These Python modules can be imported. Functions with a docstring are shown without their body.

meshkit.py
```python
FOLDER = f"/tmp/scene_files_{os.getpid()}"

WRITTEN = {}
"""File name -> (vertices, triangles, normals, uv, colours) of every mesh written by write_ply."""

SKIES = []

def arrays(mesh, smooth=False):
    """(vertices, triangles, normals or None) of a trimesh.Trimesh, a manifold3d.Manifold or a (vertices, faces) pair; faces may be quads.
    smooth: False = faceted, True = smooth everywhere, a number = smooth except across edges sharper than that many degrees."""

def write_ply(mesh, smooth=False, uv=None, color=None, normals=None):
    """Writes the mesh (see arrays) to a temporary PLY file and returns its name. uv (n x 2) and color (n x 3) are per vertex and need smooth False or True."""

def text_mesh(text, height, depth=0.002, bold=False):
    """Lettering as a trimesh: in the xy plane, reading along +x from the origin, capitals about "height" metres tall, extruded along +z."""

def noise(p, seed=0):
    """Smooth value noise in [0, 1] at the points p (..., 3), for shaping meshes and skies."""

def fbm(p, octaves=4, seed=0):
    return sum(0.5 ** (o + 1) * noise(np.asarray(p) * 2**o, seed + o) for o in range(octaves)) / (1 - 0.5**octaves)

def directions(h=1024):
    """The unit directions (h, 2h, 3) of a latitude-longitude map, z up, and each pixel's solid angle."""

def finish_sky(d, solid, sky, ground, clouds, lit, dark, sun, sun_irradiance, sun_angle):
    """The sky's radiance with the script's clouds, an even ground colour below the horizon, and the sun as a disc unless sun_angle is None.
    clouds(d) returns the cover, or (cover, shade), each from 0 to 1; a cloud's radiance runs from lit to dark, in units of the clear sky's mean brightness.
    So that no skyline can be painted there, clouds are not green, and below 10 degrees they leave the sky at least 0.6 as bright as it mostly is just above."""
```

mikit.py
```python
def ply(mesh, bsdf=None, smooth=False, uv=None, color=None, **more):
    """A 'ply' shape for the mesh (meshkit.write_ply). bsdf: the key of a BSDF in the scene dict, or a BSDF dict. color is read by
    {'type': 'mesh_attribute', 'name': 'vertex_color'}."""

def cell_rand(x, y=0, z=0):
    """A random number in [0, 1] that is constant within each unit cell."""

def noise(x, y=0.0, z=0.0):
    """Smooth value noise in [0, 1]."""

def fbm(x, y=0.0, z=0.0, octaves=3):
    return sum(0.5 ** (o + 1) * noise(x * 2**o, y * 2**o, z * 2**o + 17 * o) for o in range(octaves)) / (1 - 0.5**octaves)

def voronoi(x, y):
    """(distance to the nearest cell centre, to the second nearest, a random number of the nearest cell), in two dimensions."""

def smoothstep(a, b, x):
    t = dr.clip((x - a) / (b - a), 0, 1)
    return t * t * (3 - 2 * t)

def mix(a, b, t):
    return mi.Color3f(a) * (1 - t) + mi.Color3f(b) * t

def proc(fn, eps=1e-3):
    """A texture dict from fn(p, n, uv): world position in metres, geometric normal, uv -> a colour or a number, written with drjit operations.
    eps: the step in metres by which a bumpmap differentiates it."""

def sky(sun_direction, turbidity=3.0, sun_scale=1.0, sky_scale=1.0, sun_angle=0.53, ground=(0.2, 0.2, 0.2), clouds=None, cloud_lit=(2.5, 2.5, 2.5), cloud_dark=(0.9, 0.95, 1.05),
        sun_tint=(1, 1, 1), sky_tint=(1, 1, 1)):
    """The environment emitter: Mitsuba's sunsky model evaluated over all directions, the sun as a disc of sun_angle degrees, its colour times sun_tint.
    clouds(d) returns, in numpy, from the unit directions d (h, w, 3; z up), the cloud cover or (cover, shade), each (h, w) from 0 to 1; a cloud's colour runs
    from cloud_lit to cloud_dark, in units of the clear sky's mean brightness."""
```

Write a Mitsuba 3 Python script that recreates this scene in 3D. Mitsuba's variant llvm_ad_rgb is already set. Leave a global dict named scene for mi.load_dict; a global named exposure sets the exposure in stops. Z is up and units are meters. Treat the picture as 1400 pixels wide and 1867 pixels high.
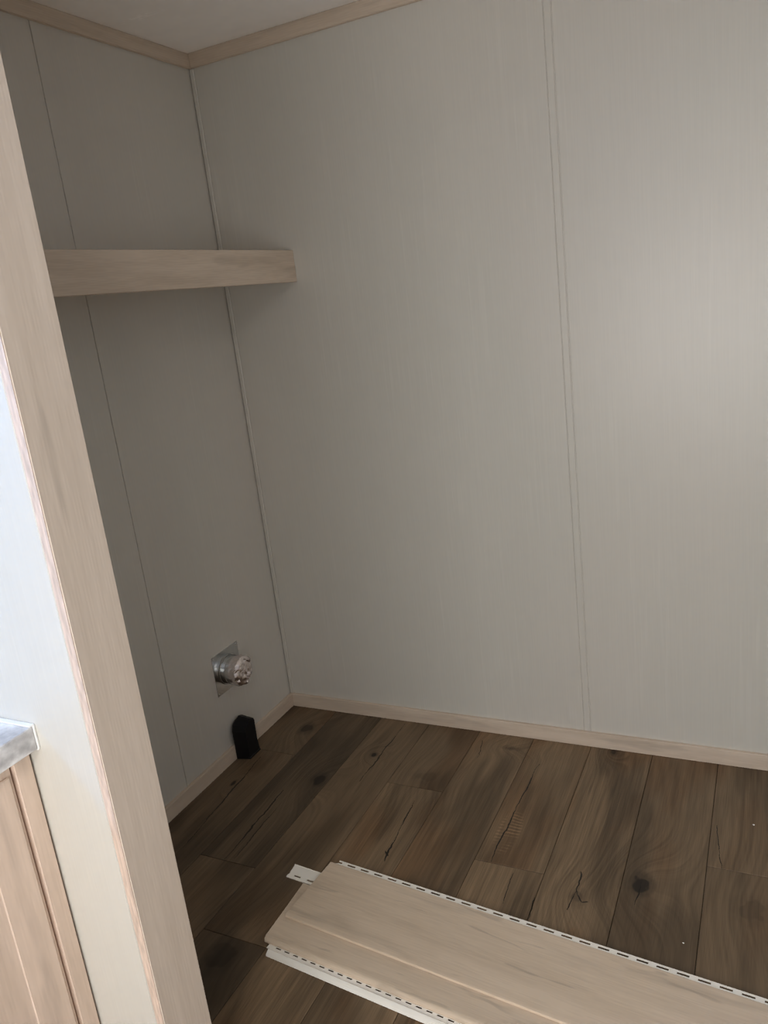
import math
import numpy as np, trimesh, shapely.geometry as sg
import drjit as dr, mitsuba as mi, mikit
from mikit import noise, fbm, cell_rand, smoothstep, mix
from mitsuba import ScalarTransform4f as T

scene, labels = {"type": "scene"}, {}

# ------------------------------------------------------------------ camera, light, exposure
CAM = np.array([1.61184, -2.21206, 1.41914])
FWD = np.array([-0.4399526, 0.86024279, -0.25772866])
UP = np.array([-0.00942, 0.28256, 0.95920])
F_PX = 1445.0
scene["camera"] = {
    "type": "perspective", "fov": math.degrees(2 * math.atan(700 / F_PX)), "fov_axis": "x", "near_clip": 0.02, "far_clip": 50.0,
    "to_world": T().look_at(origin=CAM.tolist(), target=(CAM + FWD).tolist(), up=UP.tolist()),
}
exposure = 0.16
UNSEEN_REAR_SKY = [5.35, 5.2, 5.0]       # daylight of the unseen window behind the camera, strength set for the back wall
UNSEEN_KITCHEN_SKY = [3.4, 11.5, 28.0]  # bluish light of the unseen window over the counter, set for the partition

UNSEEN_LAMP = [41.0, 38.0, 34.0]          # unseen ceiling lamp in front of the alcove, lighting casing and siding

# room measures (metres); the alcove's inner corner is the origin, x runs along the back wall, y towards it, z up
H, XR, YR = 2.2, 3.3, -3.0  # right and rear walls are out of view, spaced for bounce and window light
PX, PYF, PYB = 0.783, -1.526, -1.444     # partition stub: end face, front face, back face

# ------------------------------------------------------------------ materials
def principled(name, color, rough=0.5, spec=0.5, bump=None, **more):
    b = {"type": "principled", "base_color": color, "roughness": rough, "specular": spec, **more}
    if bump is not None:
        b = {"type": "bumpmap", "arbitrary": bump[0], "scale": bump[1], "bsdf": b} if False else {"type": "bumpmap", "tex": bump[0], "scale": bump[1], "bsdf": b}
    scene[name] = {"type": "twosided", "bsdf": b}

def rgb(*c): return {"type": "rgb", "value": list(c)}

def wall_streak(p):
    h = p.x + p.y                                     # along either wall
    a = noise(h * 170, p.z * 5.0, 3.0)
    b = noise(h * 420, p.z * 11.0, 7.0)
    s = smoothstep(0.66, 0.92, a) * smoothstep(0.35, 0.7, noise(h * 9, p.z * 2.2, 1.0))
    return s, b

def wall_color(p, n, uv):
    s, b = wall_streak(p)
    big = fbm(p.x * 1.7 + p.y * 1.7, p.z * 1.1, 5.0)
    c = mix((0.556, 0.533, 0.488), (0.542, 0.529, 0.484), smoothstep(0.35, 0.65, big))
    return c * (0.985 + 0.03 * b) + mi.Color3f(0.016) * s

def wall_bump(p, n, uv):
    s, b = wall_streak(p)
    return 0.7 * s + 0.3 * b

principled("wall_panel_mat", mikit.proc(wall_color), 0.34, 0.5, (mikit.proc(wall_bump), 0.00010))

def ceiling_color(p, n, uv):
    q = dr.sqrt(dr.square((p.x - 0.125) / 0.10) + dr.square((p.y + 0.335) / 0.03))
    scuff = smoothstep(1.0, 0.2, q) * smoothstep(0.45, 0.7, noise(p.x * 90, p.y * 160, 2.0))
    return mi.Color3f(0.80, 0.775, 0.75) * (0.97 + 0.05 * fbm(p.x * 30, p.y * 30)) + mi.Color3f(0.06) * scuff
principled("ceiling_mat", mikit.proc(ceiling_color), 0.8, 0.3)

def white_wood(a, b, c, light, dark, seed):
    """Whitewashed oak print: a along the grain, b and c across it."""
    w = fbm(a * 1.6 + seed, b * 8, c * 8)
    g = fbm(a * 4 + seed, b * 46 + 4 * w, c * 46)
    pore = noise(a * 34, b * 380, c * 380)
    streak = smoothstep(0.58, 0.80, fbm(a * 5.5 + seed, b * 30 + 2 * w, c * 30 + 9.0))
    t = dr.clip(0.28 + 0.75 * (g - 0.5) + 0.6 * (w - 0.5) + 0.36 * (pore - 0.5), 0, 1)
    return mix(light, dark, t) * (1.0 - 0.15 * streak)

WL, WD = (0.66, 0.572, 0.490), (0.48, 0.40, 0.325)
def wood_z(p, n, uv): return white_wood(p.z, p.x, p.y, WL, WD, 2.0)
TL, TD = (0.59, 0.497, 0.407), (0.43, 0.347, 0.27)
def wood_x(p, n, uv): return white_wood(p.x, p.y, p.z, TL, TD, 5.0)
def wood_y(p, n, uv): return white_wood(p.y, p.x, p.z, TL, TD, 8.0)
principled("wood_upright", mikit.proc(wood_z), 0.55, 0.4)
principled("wood_along_back", mikit.proc(wood_x), 0.55, 0.4)
principled("wood_along_left", mikit.proc(wood_y), 0.55, 0.4)
principled("raw_edge", mikit.proc(lambda p, n, uv: mi.Color3f(0.55, 0.44, 0.365) * (0.8 + 0.4 * noise(p.z * 60, p.y * 300, p.x * 300))), 0.8, 0.2)

SD, SN = np.array([0.99511, -0.09877]), np.array([-0.09877, -0.99511])   # the siding's length and its depth towards the viewer
SO = np.array([0.59316, -0.71800])
def siding_color(p, n, uv):
    a = (p.x - SO[0]) * SD[0] + (p.y - SO[1]) * SD[1]
    b = (p.x - SO[0]) * SN[0] + (p.y - SO[1]) * SN[1]
    c = white_wood(a * 0.8, b, p.z, (0.66, 0.545, 0.425), (0.47, 0.375, 0.28), 11.0)
    w = fbm(a * 3, b * 12, 4.0)
    fleck = smoothstep(0.70, 0.82, fbm(a * 9 + 2, b * 60 + 5 * w, 1.0))
    return c * (1.0 - 0.17 * fleck)
principled("siding_print", mikit.proc(siding_color), 0.5, 0.45)
principled("white_vinyl", rgb(0.84, 0.82, 0.76), 0.35, 0.5)
principled("white_trim", rgb(0.80, 0.80, 0.78), 0.4, 0.5)
principled("black_plastic", rgb(0.006, 0.006, 0.007), 0.5, 0.25)
principled("screw_mat", rgb(0.55, 0.55, 0.55), 0.3, 0.5, metallic=1.0)
principled("chip_mat", rgb(0.85, 0.84, 0.80), 0.7, 0.3)
scene["galvanized"] = {"type": "twosided", "bsdf": {"type": "roughconductor", "material": "Al", "alpha": mikit.proc(lambda p, n, uv: 0.03 + 0.05 * noise(p.x * 60, p.y * 60, p.z * 60)),
                       "specular_reflectance": rgb(0.62, 0.64, 0.64)}}
scene["foil"] = {"type": "twosided", "bsdf": {"type": "roughconductor", "material": "Al", "alpha": 0.13, "specular_reflectance": rgb(0.86, 0.80, 0.79)}}  # slight pink tint stands in for reflected surroundings

# floor: rustic oak planks along y; marks of the print (knots, splits, saw marks) at their places
KNOTS = [(1.336, -0.566, .030, .042, .9), (1.180, -0.022, .014, .020, .8), (0.347, -0.402, .026, .040, .8), (0.148, -0.141, .030, .040, .75), (0.455, -0.229, .012, .014, .9),
         (0.083, -0.494, .008, .018, .9), (0.470, -1.080, .050, .060, .5), (0.667, -0.297, .050, .040, .30), (0.869, -0.082, .030, .014, .5), (1.579, -0.575, .040, .050, .30), (1.205, -0.655, .022, .030, .45)]
SPLITS = [(0.477, -0.029, 0.476, -0.376, .0030), (0.678, -0.418, 0.695, -0.601, .0028), (0.695, -0.601, 0.703, -0.677, .0034), (0.770, -0.061, 0.786, -0.161, .0022), (0.977, -0.144, 0.968, -0.596, .0030),
          (1.195, -0.567, 1.198, -0.640, .0050), (1.198, -0.640, 1.188, -0.700, .0034), (1.195, -0.626, 1.216, -0.666, .0048), (1.216, -0.666, 1.230, -0.660, .0034), (1.490, -0.295, 1.508, -0.456, .0026),
          (0.276, -0.800, 0.264, -0.480, .0036), (1.112, -0.764, 1.108, -0.684, .0026), (1.041, -0.731, 1.036, -0.620, .0018), (0.127, -0.807, 0.085, -0.341, .0030), (1.336, -0.560, 1.334, -0.640, .0032),
          (0.690, -0.640, 0.705, -0.655, .004), (0.300, -0.790, 0.292, -0.560, .0022)]
def floor_parts(p, uv):
    ident = dr.floor(uv.x / 10.0)
    tone = dr.floor(uv.y / 10.0) / 100.0
    x, y = p.x, p.y
    off = cell_rand(ident, 3.0) * 40.0
    pull, core, side = mi.Float(0), mi.Float(0), mi.Float(0)
    for kx, ky, rx, ry, k in KNOTS:
        dx, dy = (x - kx) / rx, (y - ky) / ry
        q = dx * dx + dy * dy
        pull = pull + dr.exp(-q / 9.0) * 2.2 * k
        core = dr.maximum(core, k * (0.45 * smoothstep(1.7, 0.3, q + 1.2 * (fbm(x * 60, y * 40, 3.0) - 0.5)) + 0.55 * smoothstep(0.50, 0.24, q + 0.55 * (noise(x * 75, y * 50, 3.0) - 0.5))))
    split = mi.Float(0)
    wob = 0.006 * (noise(y * 22, 1.0, 2.0) - 0.5) + 0.003 * (noise(x * 60, y * 90, 5.0) - 0.5)
    for ax, ay, bx, by, w in SPLITS:
        ex, ey = bx - ax, by - ay
        t = dr.clip(((x - ax) * ex + (y - ay) * ey) / (ex * ex + ey * ey), 0, 1)
        d = dr.sqrt(dr.square(x + wob - ax - t * ex) + dr.square(y - ay - t * ey))
        wd = w * (0.35 + 0.9 * noise(y * 30, x * 30, 8.0)) * (0.4 + 0.6 * 4 * t * (1 - t))
        split = dr.maximum(split, smoothstep(wd, wd * 0.35, d))
    return ident, tone, off, pull, core, split

def floor_color(p, n, uv):
    ident, tone, off, pull, core, split = floor_parts(p, uv)
    x, y = p.x, p.y
    w = fbm(x * 7 + off, y * 1.5, off)
    phase = x * 26 + 3.6 * w + 1.3 * fbm(x * 10 + off, y * 4.5, 1.0) + pull
    ring = 0.5 + 0.5 * dr.sin(phase * 6.2832)
    fine = fbm(x * 150 + 9 * pull + 1.5 * w, y * 5.5, off)
    pore = noise(x * 620, y * 22, off)
    patch = smoothstep(0.42, 0.68, fbm(x * 11 + off, y * 2.6, 4.0 + off))
    rust = smoothstep(0.45, 0.70, fbm(x * 9 + off, y * 3.2, 9.0 + off))
    lite = mix((0.220, 0.150, 0.089), (0.205, 0.122, 0.064), rust)
    grey = mix((0.132, 0.097, 0.064), (0.098, 0.069, 0.044), rust)
    c = mix(grey, lite, dr.clip(tone * 0.9 + 0.25 * (cell_rand(ident, 7.0) - 0.5) + 0.1, 0, 1))
    c = c * (0.62 + 0.62 * tone)
    c = c * (1.0 - 0.40 * patch) * (1.0 - 0.15 * ring * smoothstep(0.3, 0.7, w)) * (0.66 + 0.68 * fine) * (0.86 + 0.28 * pore)
    ex, ey = (x - 0.980) / 0.036, (y + 0.47) / 0.10
    q = ex * ex + ey * ey
    saw = smoothstep(1.0, 0.3, q) * smoothstep(0.1, 0.9, dr.sin(y * 6.2832 / 0.0125 + 3 * noise(x * 40, y * 20)) * noise(x * 60, y * 30, 4.0) * 1.7)
    c = c * (1 + 0.8 * saw)
    c = mix(c, (0.010, 0.008, 0.007), 0.98 * core)
    return mix(c, (0.008, 0.007, 0.006), 0.95 * split)

def floor_bump(p, n, uv):
    return 0.6 * fbm(p.x * 260, p.y * 9, 3.0) + 0.4 * noise(p.x * 620, p.y * 22, 2.0)
principled("plank_mat", mikit.proc(floor_color), 0.48, 0.28, (mikit.proc(floor_bump), 0.00025))
principled("underlay", rgb(0.22, 0.19, 0.16), 0.9, 0.1)

def stone_color(p, n, uv):
    w = fbm(p.x * 7, p.y * 7, p.z * 7)
    v = dr.abs(fbm(p.x * 5 + 2 * w, p.y * 9 + 2 * w, p.z * 9) - 0.5)
    c = mix((0.50, 0.495, 0.49), (0.70, 0.70, 0.70), smoothstep(0.35, 0.65, w))
    c = mix(c, (0.30, 0.29, 0.29), 0.6 * smoothstep(0.05, 0.0, v))
    return c * (0.72 + 0.56 * fbm(p.x * 110, p.y * 110, p.z * 110))
principled("stone_laminate", mikit.proc(stone_color), 0.25, 0.5)
principled("cabinet_wood", mikit.proc(lambda p, n, uv: white_wood(p.z, p.y, p.x, (0.70, 0.56, 0.46), (0.49, 0.385, 0.305), 21.0)), 0.5, 0.45)

# ------------------------------------------------------------------ mesh helpers
def box(x0, x1, y0, y1, z0, z1, bev=0.0):
    """A box with chamfered edges (44 triangles), or a plain one."""
    if bev <= 0:
        m = trimesh.creation.box((x1 - x0, y1 - y0, z1 - z0))
        m.apply_translation(((x0 + x1) / 2, (y0 + y1) / 2, (z0 + z1) / 2))
        return m
    pts = []
    for x, sx in ((x0, 1), (x1, -1)):
        for y, sy in ((y0, 1), (y1, -1)):
            for z, sz in ((z0, 1), (z1, -1)):
                pts += [(x, y + sy * bev, z + sz * bev), (x + sx * bev, y, z + sz * bev), (x + sx * bev, y + sy * bev, z)]
    return trimesh.convex.convex_hull(np.array(pts))

def join(*ms): return trimesh.util.concatenate(ms)

def numbered(key):
    if key not in scene and key not in labels: return key
    k = 1
    while f"{key}_{k:03d}" in scene or f"{key}_{k:03d}" in labels: k += 1
    return f"{key}_{k:03d}"

def add(key, mesh, mat, smooth=False, label=None, cat=None, group=None, kind=None, **kw):
    key = numbered(key)
    scene[key] = mikit.ply(mesh, mat, smooth, **kw)
    tag(key, label, cat, group, kind)
    return key

def tag(key, label=None, cat=None, group=None, kind=None):
    d = {k: v for k, v in (("label", label), ("category", cat), ("group", group), ("kind", kind)) if v}
    if d: labels[key] = d
    return key

def structure(key, label, cat): return tag(key, label, cat, kind="structure")

# ------------------------------------------------------------------ floor
structure("floor", "dark brown rustic oak plank floor of the alcove", "floor")
scene["floor"] = mikit.ply(box(-0.1, XR + 0.1, YR - 0.1, 0.1, -0.06, -0.010), "underlay")
W = 0.183
TONES = {(0, 0): .30, (0, 1): .42, (1, 0): .24, (1, 1): .52, (2, 0): .45, (2, 1): .22, (3, 0): .42, (3, 1): .62, (4, 0): .62, (5, 0): .66, (5, 1): .64, (6, 0): .62, (7, 0): .56, (8, 0): .56, (8, 1): .44}
JOINTS = {0: [-0.300], 1: [-0.804], 2: [-1.025], 3: [-0.355], 4: [-1.30], 5: [-0.600], 6: [-1.12], 7: [-0.95], 8: [-0.457]}
rng = np.random.default_rng(5)
ident = 0
for col in range(17):
    x0, x1 = 0.012 + W * col, 0.012 + W * (col + 1)
    if col == 0: x0 = 0.0
    x1 = min(x1, XR)
    if x1 - x0 < 0.02: break
    first = JOINTS.get(col, [-float(rng.uniform(0.15, 1.1))])[0]
    ends = [0.0, first]
    while ends[-1] > YR: ends.append(max(ends[-1] - 1.22, YR))
    for k in range(len(ends) - 1):
        ident += 1
        g = 0.0006
        m = box(x0 + g, x1 - g, ends[k + 1] + g, ends[k] - g, -0.010, 0.0, 0.0010)
        tone = TONES.get((col, k), float(rng.uniform(.35, .65)))
        v = np.array(m.vertices)
        uv = np.c_[ident * 10 + 1 + v[:, 0] - x0, round(tone * 100) * 10 + 4.5 + v[:, 1]]
        uv = np.c_[ident * 10 + 1 + (v[:, 0] - x0), round(tone * 100) * 10 + 5 + v[:, 1] + v[:, 2] * .5]
        scene[numbered("floor__plank")] = mikit.ply(m, "plank_mat", False, uv=uv)

# ------------------------------------------------------------------ walls, ceiling
structure("wall_back", "pale grey vinyl panelled back wall with a vertical batten", "wall")
scene["wall_back"] = mikit.ply(box(-0.1, XR + 0.1, 0.0022, 0.1, 0, H), "wall_panel_mat")
add("wall_back__panel", box(0.0, 1.0880, -0.0005, 0.0024, 0, H, 0.0012), "wall_panel_mat")
add("wall_back__panel", box(1.1100, 2.31, -0.0005, 0.0024, 0, H, 0.0012), "wall_panel_mat")
add("wall_back__panel", box(2.332, XR, -0.0005, 0.0024, 0, H, 0.0012), "wall_panel_mat")
add("wall_back__batten", box(1.0898, 1.1076, -0.0014, 0.0024, 0, H, 0.0012), "wall_panel_mat")
add("wall_back__batten", box(2.312, 2.330, -0.0014, 0.0024, 0, H, 0.0011), "wall_panel_mat")
add("wall_back__corner_strip", box(0.0026, 0.0180, -0.0060, -0.0003, 0.0497, H - 0.0407, 0.0022), "wall_panel_mat", label="narrow vertical strip covering the corner joint")

structure("wall_left", "dim grey panelled side wall of the alcove behind the shelf and the dryer vent", "wall")
KY0, KY1, KZ0, KZ1 = -2.50, -1.80, 1.52, 1.82      # opening of the unseen kitchen window in the left wall
left = [box(-0.1, -0.004, -1.80, 0.004, 0, H), box(-0.1, -0.004, YR - 0.1, KY0, 0, H), box(-0.1, -0.004, KY0, KY1, 0, KZ0), box(-0.1, -0.004, KY0, KY1, KZ1, H)]
scene["wall_left"] = mikit.ply(join(*left), "wall_panel_mat")
add("wall_left__panel", box(-0.004, 0.0, -0.605, 0.0, 0, H, 0.0012), "wall_panel_mat")
add("wall_left__panel", box(-0.004, 0.0012, -1.8, -0.6075, 0, H, 0.0012), "wall_panel_mat")
add("wall_left__panel", join(box(-0.004, 0.0, KY0, -1.8, 0, KZ0), box(-0.004, 0.0, KY0, -1.8, KZ1, H)), "wall_panel_mat")
add("wall_left__panel", box(-0.004, 0.0, YR, KY0, 0, H), "wall_panel_mat")

structure("wall_right", "unseen pale grey panelled wall on the right of the room", "wall")
scene["wall_right"] = mikit.ply(box(XR, XR + 0.1, YR - 0.1, 0.1, 0, H), "wall_panel_mat")
structure("wall_rear", "unseen pale grey wall with a wide window facing the alcove", "wall")
RX0, RX1, RZ0, RZ1 = 0.72, 2.20, 0.45, 1.62
scene["wall_rear"] = mikit.ply(join(box(-0.1, RX0, YR - 0.1, YR, 0, H), box(RX1, XR + 0.1, YR - 0.1, YR, 0, H), box(RX0, RX1, YR - 0.1, YR, 0, RZ0), box(RX0, RX1, YR - 0.1, YR, RZ1, H)), "wall_panel_mat")
structure("ceiling", "plain off-white ceiling above the alcove with a small scuff", "ceiling")
scene["ceiling"] = mikit.ply(box(-0.1, XR + 0.1, YR - 0.1, 0.1, H, H + 0.08), "ceiling_mat")

# partition stub between alcove and kitchen
structure("wall_partition", "short partition wall, brightly daylit above the countertop", "wall")
scene["wall_partition"] = mikit.ply(box(0.0012, PX - 0.016, PYF + 0.004, PYB, 0, H), "wall_panel_mat")
add("wall_partition__panel", box(0.001, 0.7415, PYF - 0.0005, PYF + 0.004, 0, H, 0.0008), "wall_panel_mat")
add("wall_partition__batten", box(0.7428, 0.7652, PYF - 0.0046, PYF + 0.004, 0, H, 0.0020), "wall_panel_mat")
structure("trim_1", "upright whitewashed oak casing covering the end of the partition", "trim")
scene["trim_1"] = mikit.ply(box(PX - 0.0150, PX, PYF - 0.0055, PYB + 0.004, 0, H, 0.0008), "wood_upright", False)
add("trim_1__raw_edge", box(PX - 0.0150, PX - 0.0012, PYF - 0.0066, PYF - 0.0052, 0, H), "raw_edge", label="unfinished pinkish edge of the casing board")

# ceiling trims and baseboards
BT, CT, TH = 0.0495, 0.0405, 0.012
structure("trim_2", "whitewashed oak trim under the ceiling along the left wall", "trim")
scene["trim_2"] = mikit.ply(box(0.0, TH, PYB, 0.0, H - CT, H, 0.0015), "wood_along_left")
structure("trim_3", "whitewashed oak trim under the ceiling along the back wall", "trim")
scene["trim_3"] = mikit.ply(box(TH + 0.0003, XR, -TH, 0.0, H - CT, H, 0.0015), "wood_along_back")
structure("baseboard_left", "low whitewashed oak baseboard along the left wall", "baseboard")
scene["baseboard_left"] = mikit.ply(box(0.0, TH, PYB, 0.0, 0.0, BT, 0.0015), "wood_along_left")
structure("baseboard_back", "low whitewashed oak baseboard along the back wall", "baseboard")
scene["baseboard_back"] = mikit.ply(box(TH + 0.0003, XR, -TH, 0.0, 0.0, BT, 0.0015), "wood_along_back")

# unseen windows, placed to light alcove and partition: frame, mullion, daylight pane
def window(key, label, frame, pane, radiance):
    structure(key, label, "window")
    add(key + "__frame", frame, "white_trim")
    k = key + "__pane"
    scene[k] = {**mikit.ply(pane, "white_trim"), "emitter": {"type": "area", "radiance": rgb(*radiance)}}

def quad(a, b, c, d): return trimesh.Trimesh([a, b, c, d], [[0, 1, 2], [0, 2, 3]], process=False)
fr = 0.04
y0, y1 = YR - 0.09, YR + 0.012
frame = join(box(RX0, RX0 + fr, y0, y1, RZ0, RZ1, .003), box(RX1 - fr, RX1, y0, y1, RZ0, RZ1, .003), box(RX0 + fr, RX1 - fr, y0, y1, RZ0, RZ0 + fr, .003), box(RX0 + fr, RX1 - fr, y0, y1, RZ1 - fr, RZ1, .003),
             box((RX0 + RX1) / 2 - .02, (RX0 + RX1) / 2 + .02, y0, y1 - .02, RZ0 + fr, RZ1 - fr, .003))
yp = YR - 0.05
window("window_1", "unseen wide white framed window opposite the alcove, placed to light it", frame, quad((RX0, yp, RZ0), (RX0, yp, RZ1), (RX1, yp, RZ1), (RX1, yp, RZ0)), UNSEEN_REAR_SKY)
x0, x1 = -0.09, 0.012
frame = join(box(x0, x1, KY0, KY0 + fr, KZ0, KZ1, .003), box(x0, x1, KY1 - fr, KY1, KZ0, KZ1, .003), box(x0, x1, KY0 + fr, KY1 - fr, KZ0, KZ0 + fr, .003), box(x0, x1, KY0 + fr, KY1 - fr, KZ1 - fr, KZ1, .003))
xp = -0.03
window("window_2", "unseen small white framed window over the kitchen counter, placed to light the partition", frame, quad((xp, KY0, KZ0), (xp, KY1, KZ0), (xp, KY1, KZ1), (xp, KY0, KZ1)), UNSEEN_KITCHEN_SKY)

# flush ceiling lamp out of view, placed to light the casing and siding
tag("unseen_ceiling_lamp", "round flush white ceiling lamp out of view, placed to light the casing and siding", "lamp")
LX, LY = 1.55, -2.65
def ring(profile, cx, cy, n=48):
    """(r, z) profile turned about a vertical axis."""
    pr = np.array(profile, float)
    a = np.arange(n) * 2 * np.pi / n
    v = np.stack([cx + pr[:, None, 0] * np.cos(a), cy + pr[:, None, 0] * np.sin(a), np.broadcast_to(pr[:, None, 1], (len(pr), n))], -1).reshape(-1, 3)
    f = []
    for i in range(len(pr) - 1):
        for j in range(n):
            q = [i * n + j, i * n + (j + 1) % n, (i + 1) * n + (j + 1) % n, (i + 1) * n + j]
            f += [[q[0], q[1], q[2]], [q[0], q[2], q[3]]]
    return trimesh.Trimesh(v, f, process=False)
add("unseen_ceiling_lamp__rim", ring([(0.148, H - .0005), (0.150, H - .020), (0.165, H - .022), (0.172, H - .015), (0.175, H - .0005)], LX, LY), "white_trim", 40)
m = ring([(0.149, H - .0190), (0.100, H - .0200), (0.0005, H - .0205)], LX, LY)
if m.face_normals[:, 2].mean() > 0: m.invert()
scene["unseen_ceiling_lamp__diffuser"] = {**mikit.ply(m, "white_trim"), "emitter": {"type": "area", "radiance": rgb(*UNSEEN_LAMP)}}

# ------------------------------------------------------------------ shelf
tag("wall_shelf", "whitewashed oak wall shelf spanning the alcove's left wall", "shelf")
SX = 0.277
add("wall_shelf__fascia", box(SX - 0.018, SX, PYB + .001, -0.001, 1.5025, 1.5965, 0.0012), "wood_along_left")
add("wall_shelf__board", box(0.002, SX - 0.0185, PYB + .001, -0.005, 1.578, 1.595, 0.001), "wood_along_left")
add("wall_shelf__cleat", box(0.0014, 0.020, PYB + .001, -0.005, 1.540, 1.5775, 0.001), "wood_along_left")

# ------------------------------------------------------------------ dryer vent
tag("dryer_vent", "square galvanized dryer vent plate with a short pipe stuffed with crumpled foil", "dryer vent")
VY, VZ, PR = -0.3255, 0.308, 0.0465
VX = 0.0002
plate = box(VX, VX + 0.0012, VY - 0.0695, VY + 0.0695, VZ - 0.069, VZ + 0.069, 0.0004)
add("dryer_vent__plate", plate, "galvanized")
def lathe(profile, n=56):
    """(x, r) profile turned about the pipe's axis (world x)."""
    pr = np.array(profile, float)
    a = np.arange(n) * 2 * np.pi / n
    v = np.stack([np.broadcast_to(pr[:, None, 0], (len(pr), n)), VY + pr[:, None, 1] * np.cos(a), VZ + pr[:, None, 1] * np.sin(a)], -1).reshape(-1, 3)
    f = []
    for i in range(len(pr) - 1):
        for j in range(n):
            q = [i * n + j, i * n + (j + 1) % n, (i + 1) * n + (j + 1) % n, (i + 1) * n + j]
            f += [[q[0], q[1], q[2]], [q[0], q[2], q[3]]]
    return trimesh.Trimesh(v, f, process=False)
add("dryer_vent__collar", lathe([(VX + .001, PR + .0045), (.0065, PR + .004), (.0085, PR + .0028), (.0085, PR + .0008), (.004, PR + .0006)]), "galvanized", 40)
add("dryer_vent__pipe", lathe([(.002, PR), (.022, PR), (.0235, PR + .0012), (.025, PR + .0012), (.0265, PR), (.060, PR), (.060, PR - .0008), (.002, PR - .0008)]), "galvanized", 40)
# crumpled foil: a creased disc with a gathered rim
rs = np.random.default_rng(11)
n_r, n_a = 15, 46
vv, ff = [], []
seeds = rs.uniform(-1, 1, (24, 2)) * 0.055
hts = rs.uniform(0, 1, 24)
for i in range(n_r):
    for j in range(n_a):
        a = 2 * np.pi * (j + 0.5 * (i % 2)) / n_a
        t = i / (n_r - 1)
        r = (PR + 0.0035) * min(1.0, t * 1.25) if t > 0 else 0.0
        y, z = r * np.cos(a), r * np.sin(a)
        dd = np.hypot(seeds[:, 0] - y, seeds[:, 1] - z)
        o = np.argsort(dd)[:2]
        h = 0.007 * hts[o[0]] + 0.27 * (dd[o[1]] - dd[o[0]])
        if t <= 0.8:
            x = 0.062 + 0.012 * (1 - (t / .8) ** 4) + h - 0.004
        else:
            k = (t - .8) / .2
            x = 0.062 - 0.004 - 0.020 * k + 0.002 * rs.uniform(-1, 1)
            r = PR + 0.0018 + 0.0030 * (1 - k) + 0.0013 * rs.uniform(-1, 1)
            y, z = r * np.cos(a), r * np.sin(a)
        vv.append((x, VY + y, VZ + z))
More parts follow.
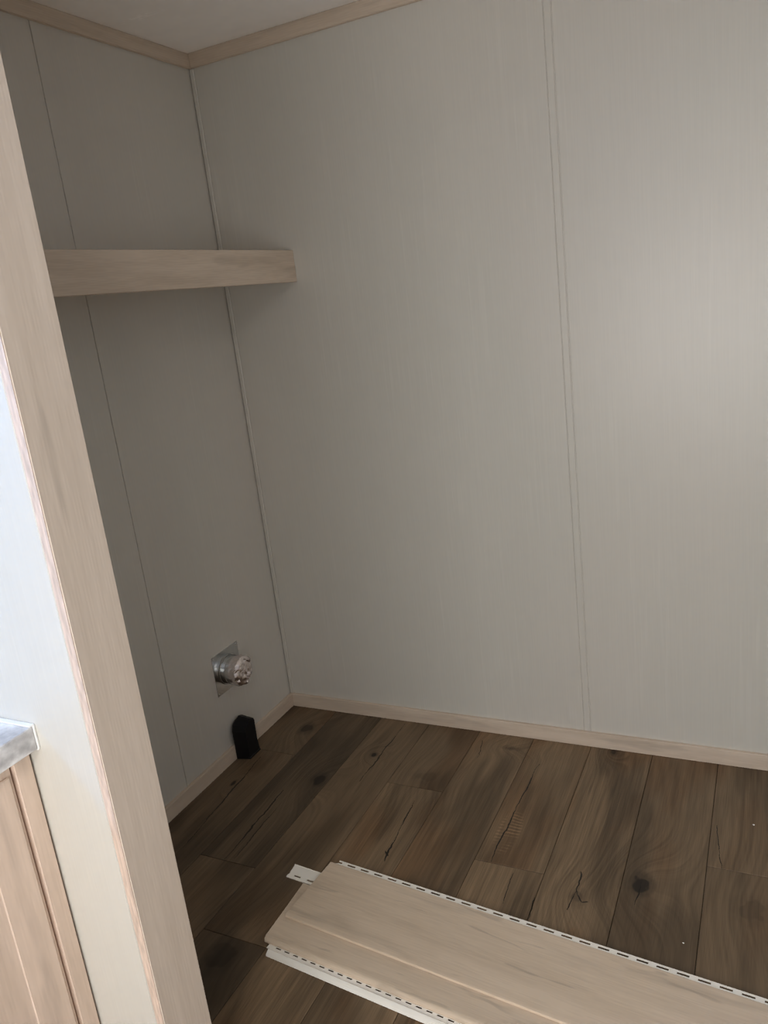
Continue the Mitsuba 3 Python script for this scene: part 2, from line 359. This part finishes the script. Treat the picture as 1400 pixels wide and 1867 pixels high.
for i in range(n_r - 1):
    for j in range(n_a):
        q = [i * n_a + j, i * n_a + (j + 1) % n_a, (i + 1) * n_a + (j + 1) % n_a, (i + 1) * n_a + j]
        ff += [[q[0], q[3], q[2]], [q[0], q[2], q[1]]]
add("dryer_vent__foil_cap", trimesh.Trimesh(vv, ff, process=False), "foil", 24, label="crumpled aluminium foil plugging the pipe's end")
for sy in (-1, 1):
    for sz in (-1, 1):
        s = trimesh.creation.icosphere(2, 0.0035)
        s.apply_scale((0.6, 1, 1)); s.apply_translation((VX + .0012, VY + sy * 0.062, VZ + sz * 0.0615))
        add("dryer_vent__screw", s, "screw_mat", True)

# ------------------------------------------------------------------ black box below the vent
bx = [(-.3730, 0.0006), (-.3730, 0.104), (-.3670, 0.122), (-.3540, 0.130), (-.3270, 0.138), (-.3105, 0.1315), (-.3065, 0.122), (-.3080, 0.045), (-.3015, 0.0006)]
m = trimesh.creation.extrude_polygon(sg.Polygon(bx), 0.0450, engine="earcut")        # (y, z) outline pushed out from the baseboard along x
m.vertices = np.c_[0.0126 + m.vertices[:, 2], m.vertices[:, 0], m.vertices[:, 1]]
m.invert()
v = m.vertices
front = v[:, 0] > 0.05
left_side = front & (v[:, 1] < -.345)
v[left_side, 1] += 0.012
v[front, 2] = np.where(v[front, 2] > 0.06, v[front, 2] - 0.006, v[front, 2])
tag("black_box", "small black plastic box standing on the floor against the baseboard", "box")
add("black_box__body", m, "black_plastic")
add("black_box__foot", box(0.0127, 0.0605, -.3640, -.3020, 0.0004, 0.0080, 0.002), "black_plastic")

# ------------------------------------------------------------------ things lying on the floor
def siding_xyz(u, v, z):
    u, v = np.asarray(u, float), np.asarray(v, float)
    return np.stack([SO[0] + u * SD[0] + v * SN[0], SO[1] + u * SD[1] + v * SN[1], np.broadcast_to(z, u.shape)], -1)

def place(m):
    """A mesh in (length, depth, height) of the siding's own axes to the room."""
    m = m.copy(); m.vertices = siding_xyz(m.vertices[:, 0], m.vertices[:, 1], m.vertices[:, 2]); m.invert(); return m

def sheet(profile, thick, u0, u1, left_edge):
    """A thin folded sheet: (v, z) profile run along the length; left_edge(v) is where its cut end stands."""
    line = sg.LineString(profile)
    poly = line.buffer(thick / 2, cap_style="flat", join_style="mitre")
    m = trimesh.creation.extrude_polygon(poly, 1.0, engine="earcut")
    vv, zz, t = m.vertices[:, 0].copy(), m.vertices[:, 1].copy(), m.vertices[:, 2].copy()
    ul = np.array([left_edge(q) for q in vv])
    m.vertices = np.c_[ul + (u1 - ul) * t, vv, zz]
    m.fix_normals()
    return m

def slotted(u0, u1, v0, v1, z0, z1, slots, clip=None):
    poly = sg.Polygon([(u0, v0), (u1, v0), (u1, v1), (u0, v1)]) if clip is None else clip
    cut = sg.MultiPolygon([sg.box(a, c, b, d).buffer(-.0006).buffer(.0006) for a, b, c, d in slots])
    g = poly.difference(cut)
    m = trimesh.creation.extrude_polygon(g, z1 - z0, engine="earcut")
    m.apply_translation((0, 0, z0))
    return m

U1 = 2.02
tag("siding_panel", "long wood-print siding panel with a white slotted hem, lying on top of the stack", "siding panel")
edgeA = lambda q: -0.018 + 0.050 * (q - 0.02)
A = sheet([(0.0155, 0.0088), (0.022, 0.0094), (0.100, 0.0135), (0.205, 0.0180), (0.2200, 0.0187), (0.2235, 0.0178), (0.2245, 0.0155), (0.2245, 0.0130)], 0.0016, 0, U1, edgeA)
add("siding_panel__face", place(A), "siding_print", 35)
slots = [(0.0290 + 0.0413 * k, 0.0290 + 0.0413 * k + 0.0245, 0.0044, 0.0100) for k in range(-1, 48)]
hem = slotted(0.0, U1, 0.0, 0.0195, 0.0068, 0.0082, slots, clip=sg.Polygon([(0.0, 0.0), (U1, 0.0), (U1, 0.0195), (-0.004, 0.0195), (-0.004, 0.0135), (0.0, 0.0125)]))
add("siding_panel__nail_hem", place(hem), "white_vinyl", label="white nailing hem with a row of dark slots")

tag("siding_panel_001", "lower wood-print siding panel half covered by the upper one, its butt edge at the front", "siding panel")
edgeB = lambda q: -0.044 + 0.160 * max(0.0, q - 0.105) + 0.055 * max(0.0, q - 0.225)
B = sheet([(0.105, 0.0042), (0.115, 0.0046), (0.205, 0.0090), (0.288, 0.0190), (0.2955, 0.0200), (0.3000, 0.0188), (0.3030, 0.0160), (0.3040, 0.0125), (0.3035, 0.0100), (0.2985, 0.0095)], 0.0016, 0, U1, edgeB)
add("siding_panel_001__face", place(B), "siding_print", 35)

tag("channel_trim", "white plastic channel trim lying along the front edge of the siding panels", "plastic trim")
slots = [(0.0280 + 0.0247 * k, 0.0280 + 0.0247 * k + 0.0140, 0.3048, 0.3084) for k in range(80)]
add("channel_trim__flange", place(slotted(0.006, U1 - .05, 0.285, 0.3155, 0.0072, 0.0086, slots)), "white_vinyl", label="thin flange with a row of small slots")
prof = sg.Polygon([(0.3155, 0.0072), (0.3162, 0.0092), (0.3180, 0.0106), (0.3200, 0.0104), (0.3250, 0.0078), (0.3290, 0.0040), (0.3302, 0.0012), (0.3290, 0.0002), (0.3180, 0.0002), (0.3180, 0.0014), (0.3280, 0.0016),
                   (0.3278, 0.0032), (0.3240, 0.0066), (0.3200, 0.0088), (0.3186, 0.0090), (0.3176, 0.0082), (0.3172, 0.0062)])
m = trimesh.creation.extrude_polygon(prof, 1.0, engine="earcut")
m.vertices = np.c_[0.0145 + (U1 - .05 - 0.0145) * m.vertices[:, 2], m.vertices[:, 0], m.vertices[:, 1]]
add("channel_trim__nose", place(m), "white_vinyl", 40, label="rounded bright nose of the channel")

tag("nail_strip", "short white slotted strip sticking out from under the left end of the siding", "plastic strip")
pl = sg.Polygon([(-0.1095, 0.055), (-0.1075, 0.060), (-0.1015, 0.090), (-0.1035, 0.093), (-0.1030, 0.101), (0.50, 0.101), (0.50, 0.055)])
slots = [(-0.0855 + 0.0413 * k, -0.0855 + 0.0413 * k + 0.0215, 0.0870, 0.0930) for k in range(14)]
add("nail_strip__strip", place(slotted(0, 0, 0, 0, 0.0003, 0.0030, slots, clip=pl)), "white_vinyl")
add("nail_strip__rib", place(box(-0.108, 0.50, 0.0550, 0.0568, 0.0028, 0.0046, 0.0004)), "white_vinyl")

for k, (x, y, r, where) in enumerate([(1.576, -0.269, 0.0022, "tiny white paint chip on the floor near the back wall, farther of the two"), (1.447, -0.719, 0.0018, "tiny white paint chip on the floor just behind the siding panel")]):
    c = trimesh.creation.icosphere(1, r)
    c.vertices += np.random.default_rng(k).uniform(-.25, .25, c.vertices.shape) * r
    c.apply_scale((1.2, 0.9, 0.6)); c.apply_translation((x, y, -c.vertices[:, 2].min() + .0001))
    add("paint_chip", c, "chip_mat", False, where, "paint chip")

# ------------------------------------------------------------------ kitchen corner on the left
CX, CZ0, CZ1, CYE = 0.655, 0.849, 0.886, -2.85
tag("countertop", "grey marbled laminate countertop butting against the partition", "countertop")
add("countertop__slab", box(0.003, CX, CYE, PYF - 0.0045, CZ0, CZ1, 0.0015), "stone_laminate")
edge = join(box(CX - 0.010, CX + 0.0012, PYF - 0.0044, PYF - 0.0008, CZ0 - 0.001, CZ1 + 0.0015, 0.0008), box(CX - 0.022, CX - 0.0005, PYF - 0.0044, PYF - 0.0008, CZ0 - 0.0030, CZ0 - 0.0003, 0.0008))
add("countertop__edge_band", edge, "white_trim", label="white band along the end and the rear edge of the top")
add("countertop__back_bead", box(0.003, CX + 0.001, PYF - 0.0100, PYF - 0.0008, CZ1 + 0.0002, CZ1 + 0.0030, 0.0010), "white_trim")

tag("base_cabinet", "whitewashed oak base cabinet under the marbled countertop", "cabinet")
FX, DX = 0.6272, 0.6325
add("base_cabinet__body", join(box(0.003, FX - 0.02, CYE + 0.01, PYF - 0.0045, 0.09, CZ0 - 0.003), box(0.003, FX - 0.08, CYE + 0.01, PYF - 0.0045, 0.0005, 0.09)), "cabinet_wood")
add("base_cabinet__face_frame", box(FX - 0.0195, FX, CYE + 0.01, -1.5625, 0.09, CZ0 - 0.003, 0.0006), "cabinet_wood")
add("base_cabinet__filler", box(FX - 0.0195, DX, -1.5590, PYF - 0.0040, 0.09, CZ0 - 0.003, 0.0012), "cabinet_wood")
def door(ya, yb):
    """A shaker door between ya and yb (ya < yb), with a bevelled inner edge."""
    z0, z1, st = 0.115, 0.8235, 0.058
    k = tag(numbered("base_cabinet__door"))
    x0 = FX + 0.0006
    fr = []
    for (a, b, c, d) in ((ya, ya + st, z0, z1), (yb - st, yb, z0, z1)): fr.append(box(x0, DX, a, b, c, d, 0.0015))
    for (c, d) in ((z0, z0 + st), (z1 - st, z1)): fr.append(box(x0, DX, ya + st, yb - st, c, d, 0.0015))
    scene[k] = mikit.ply(join(*fr), "cabinet_wood")
    pn = trimesh.convex.convex_hull(np.array([(x0, a, b) for a in (ya + st, yb - st) for b in (z0 + st, z1 - st)] + [(x0 + 0.003, a, b) for a in (ya + st, yb - st) for b in (z0 + st, z1 - st)]))
    add(k + "__panel", pn, "cabinet_wood")
    bead = []
    w = 0.004
    for s, yy in ((1, ya + st), (-1, yb - st)):
        bead.append(trimesh.convex.convex_hull(np.array([(x0 + 0.0028, yy, z0 + st), (x0 + 0.0028, yy, z1 - st), (DX - .0015, yy, z0 + st), (DX - .0015, yy, z1 - st), (x0 + 0.0028, yy + s * w, z0 + st), (x0 + 0.0028, yy + s * w, z1 - st)])))
    for s, zz in ((1, z0 + st), (-1, z1 - st)):
        bead.append(trimesh.convex.convex_hull(np.array([(x0 + 0.0028, ya + st, zz), (x0 + 0.0028, yb - st, zz), (DX - .0015, ya + st, zz), (DX - .0015, yb - st, zz), (x0 + 0.0028, ya + st, zz + s * w), (x0 + 0.0028, yb - st, zz + s * w)])))
    add(k + "__bead", join(*bead), "cabinet_wood")
for i in range(3):
    yb = -1.5690 - 0.428 * i
    door(yb - 0.416, yb)
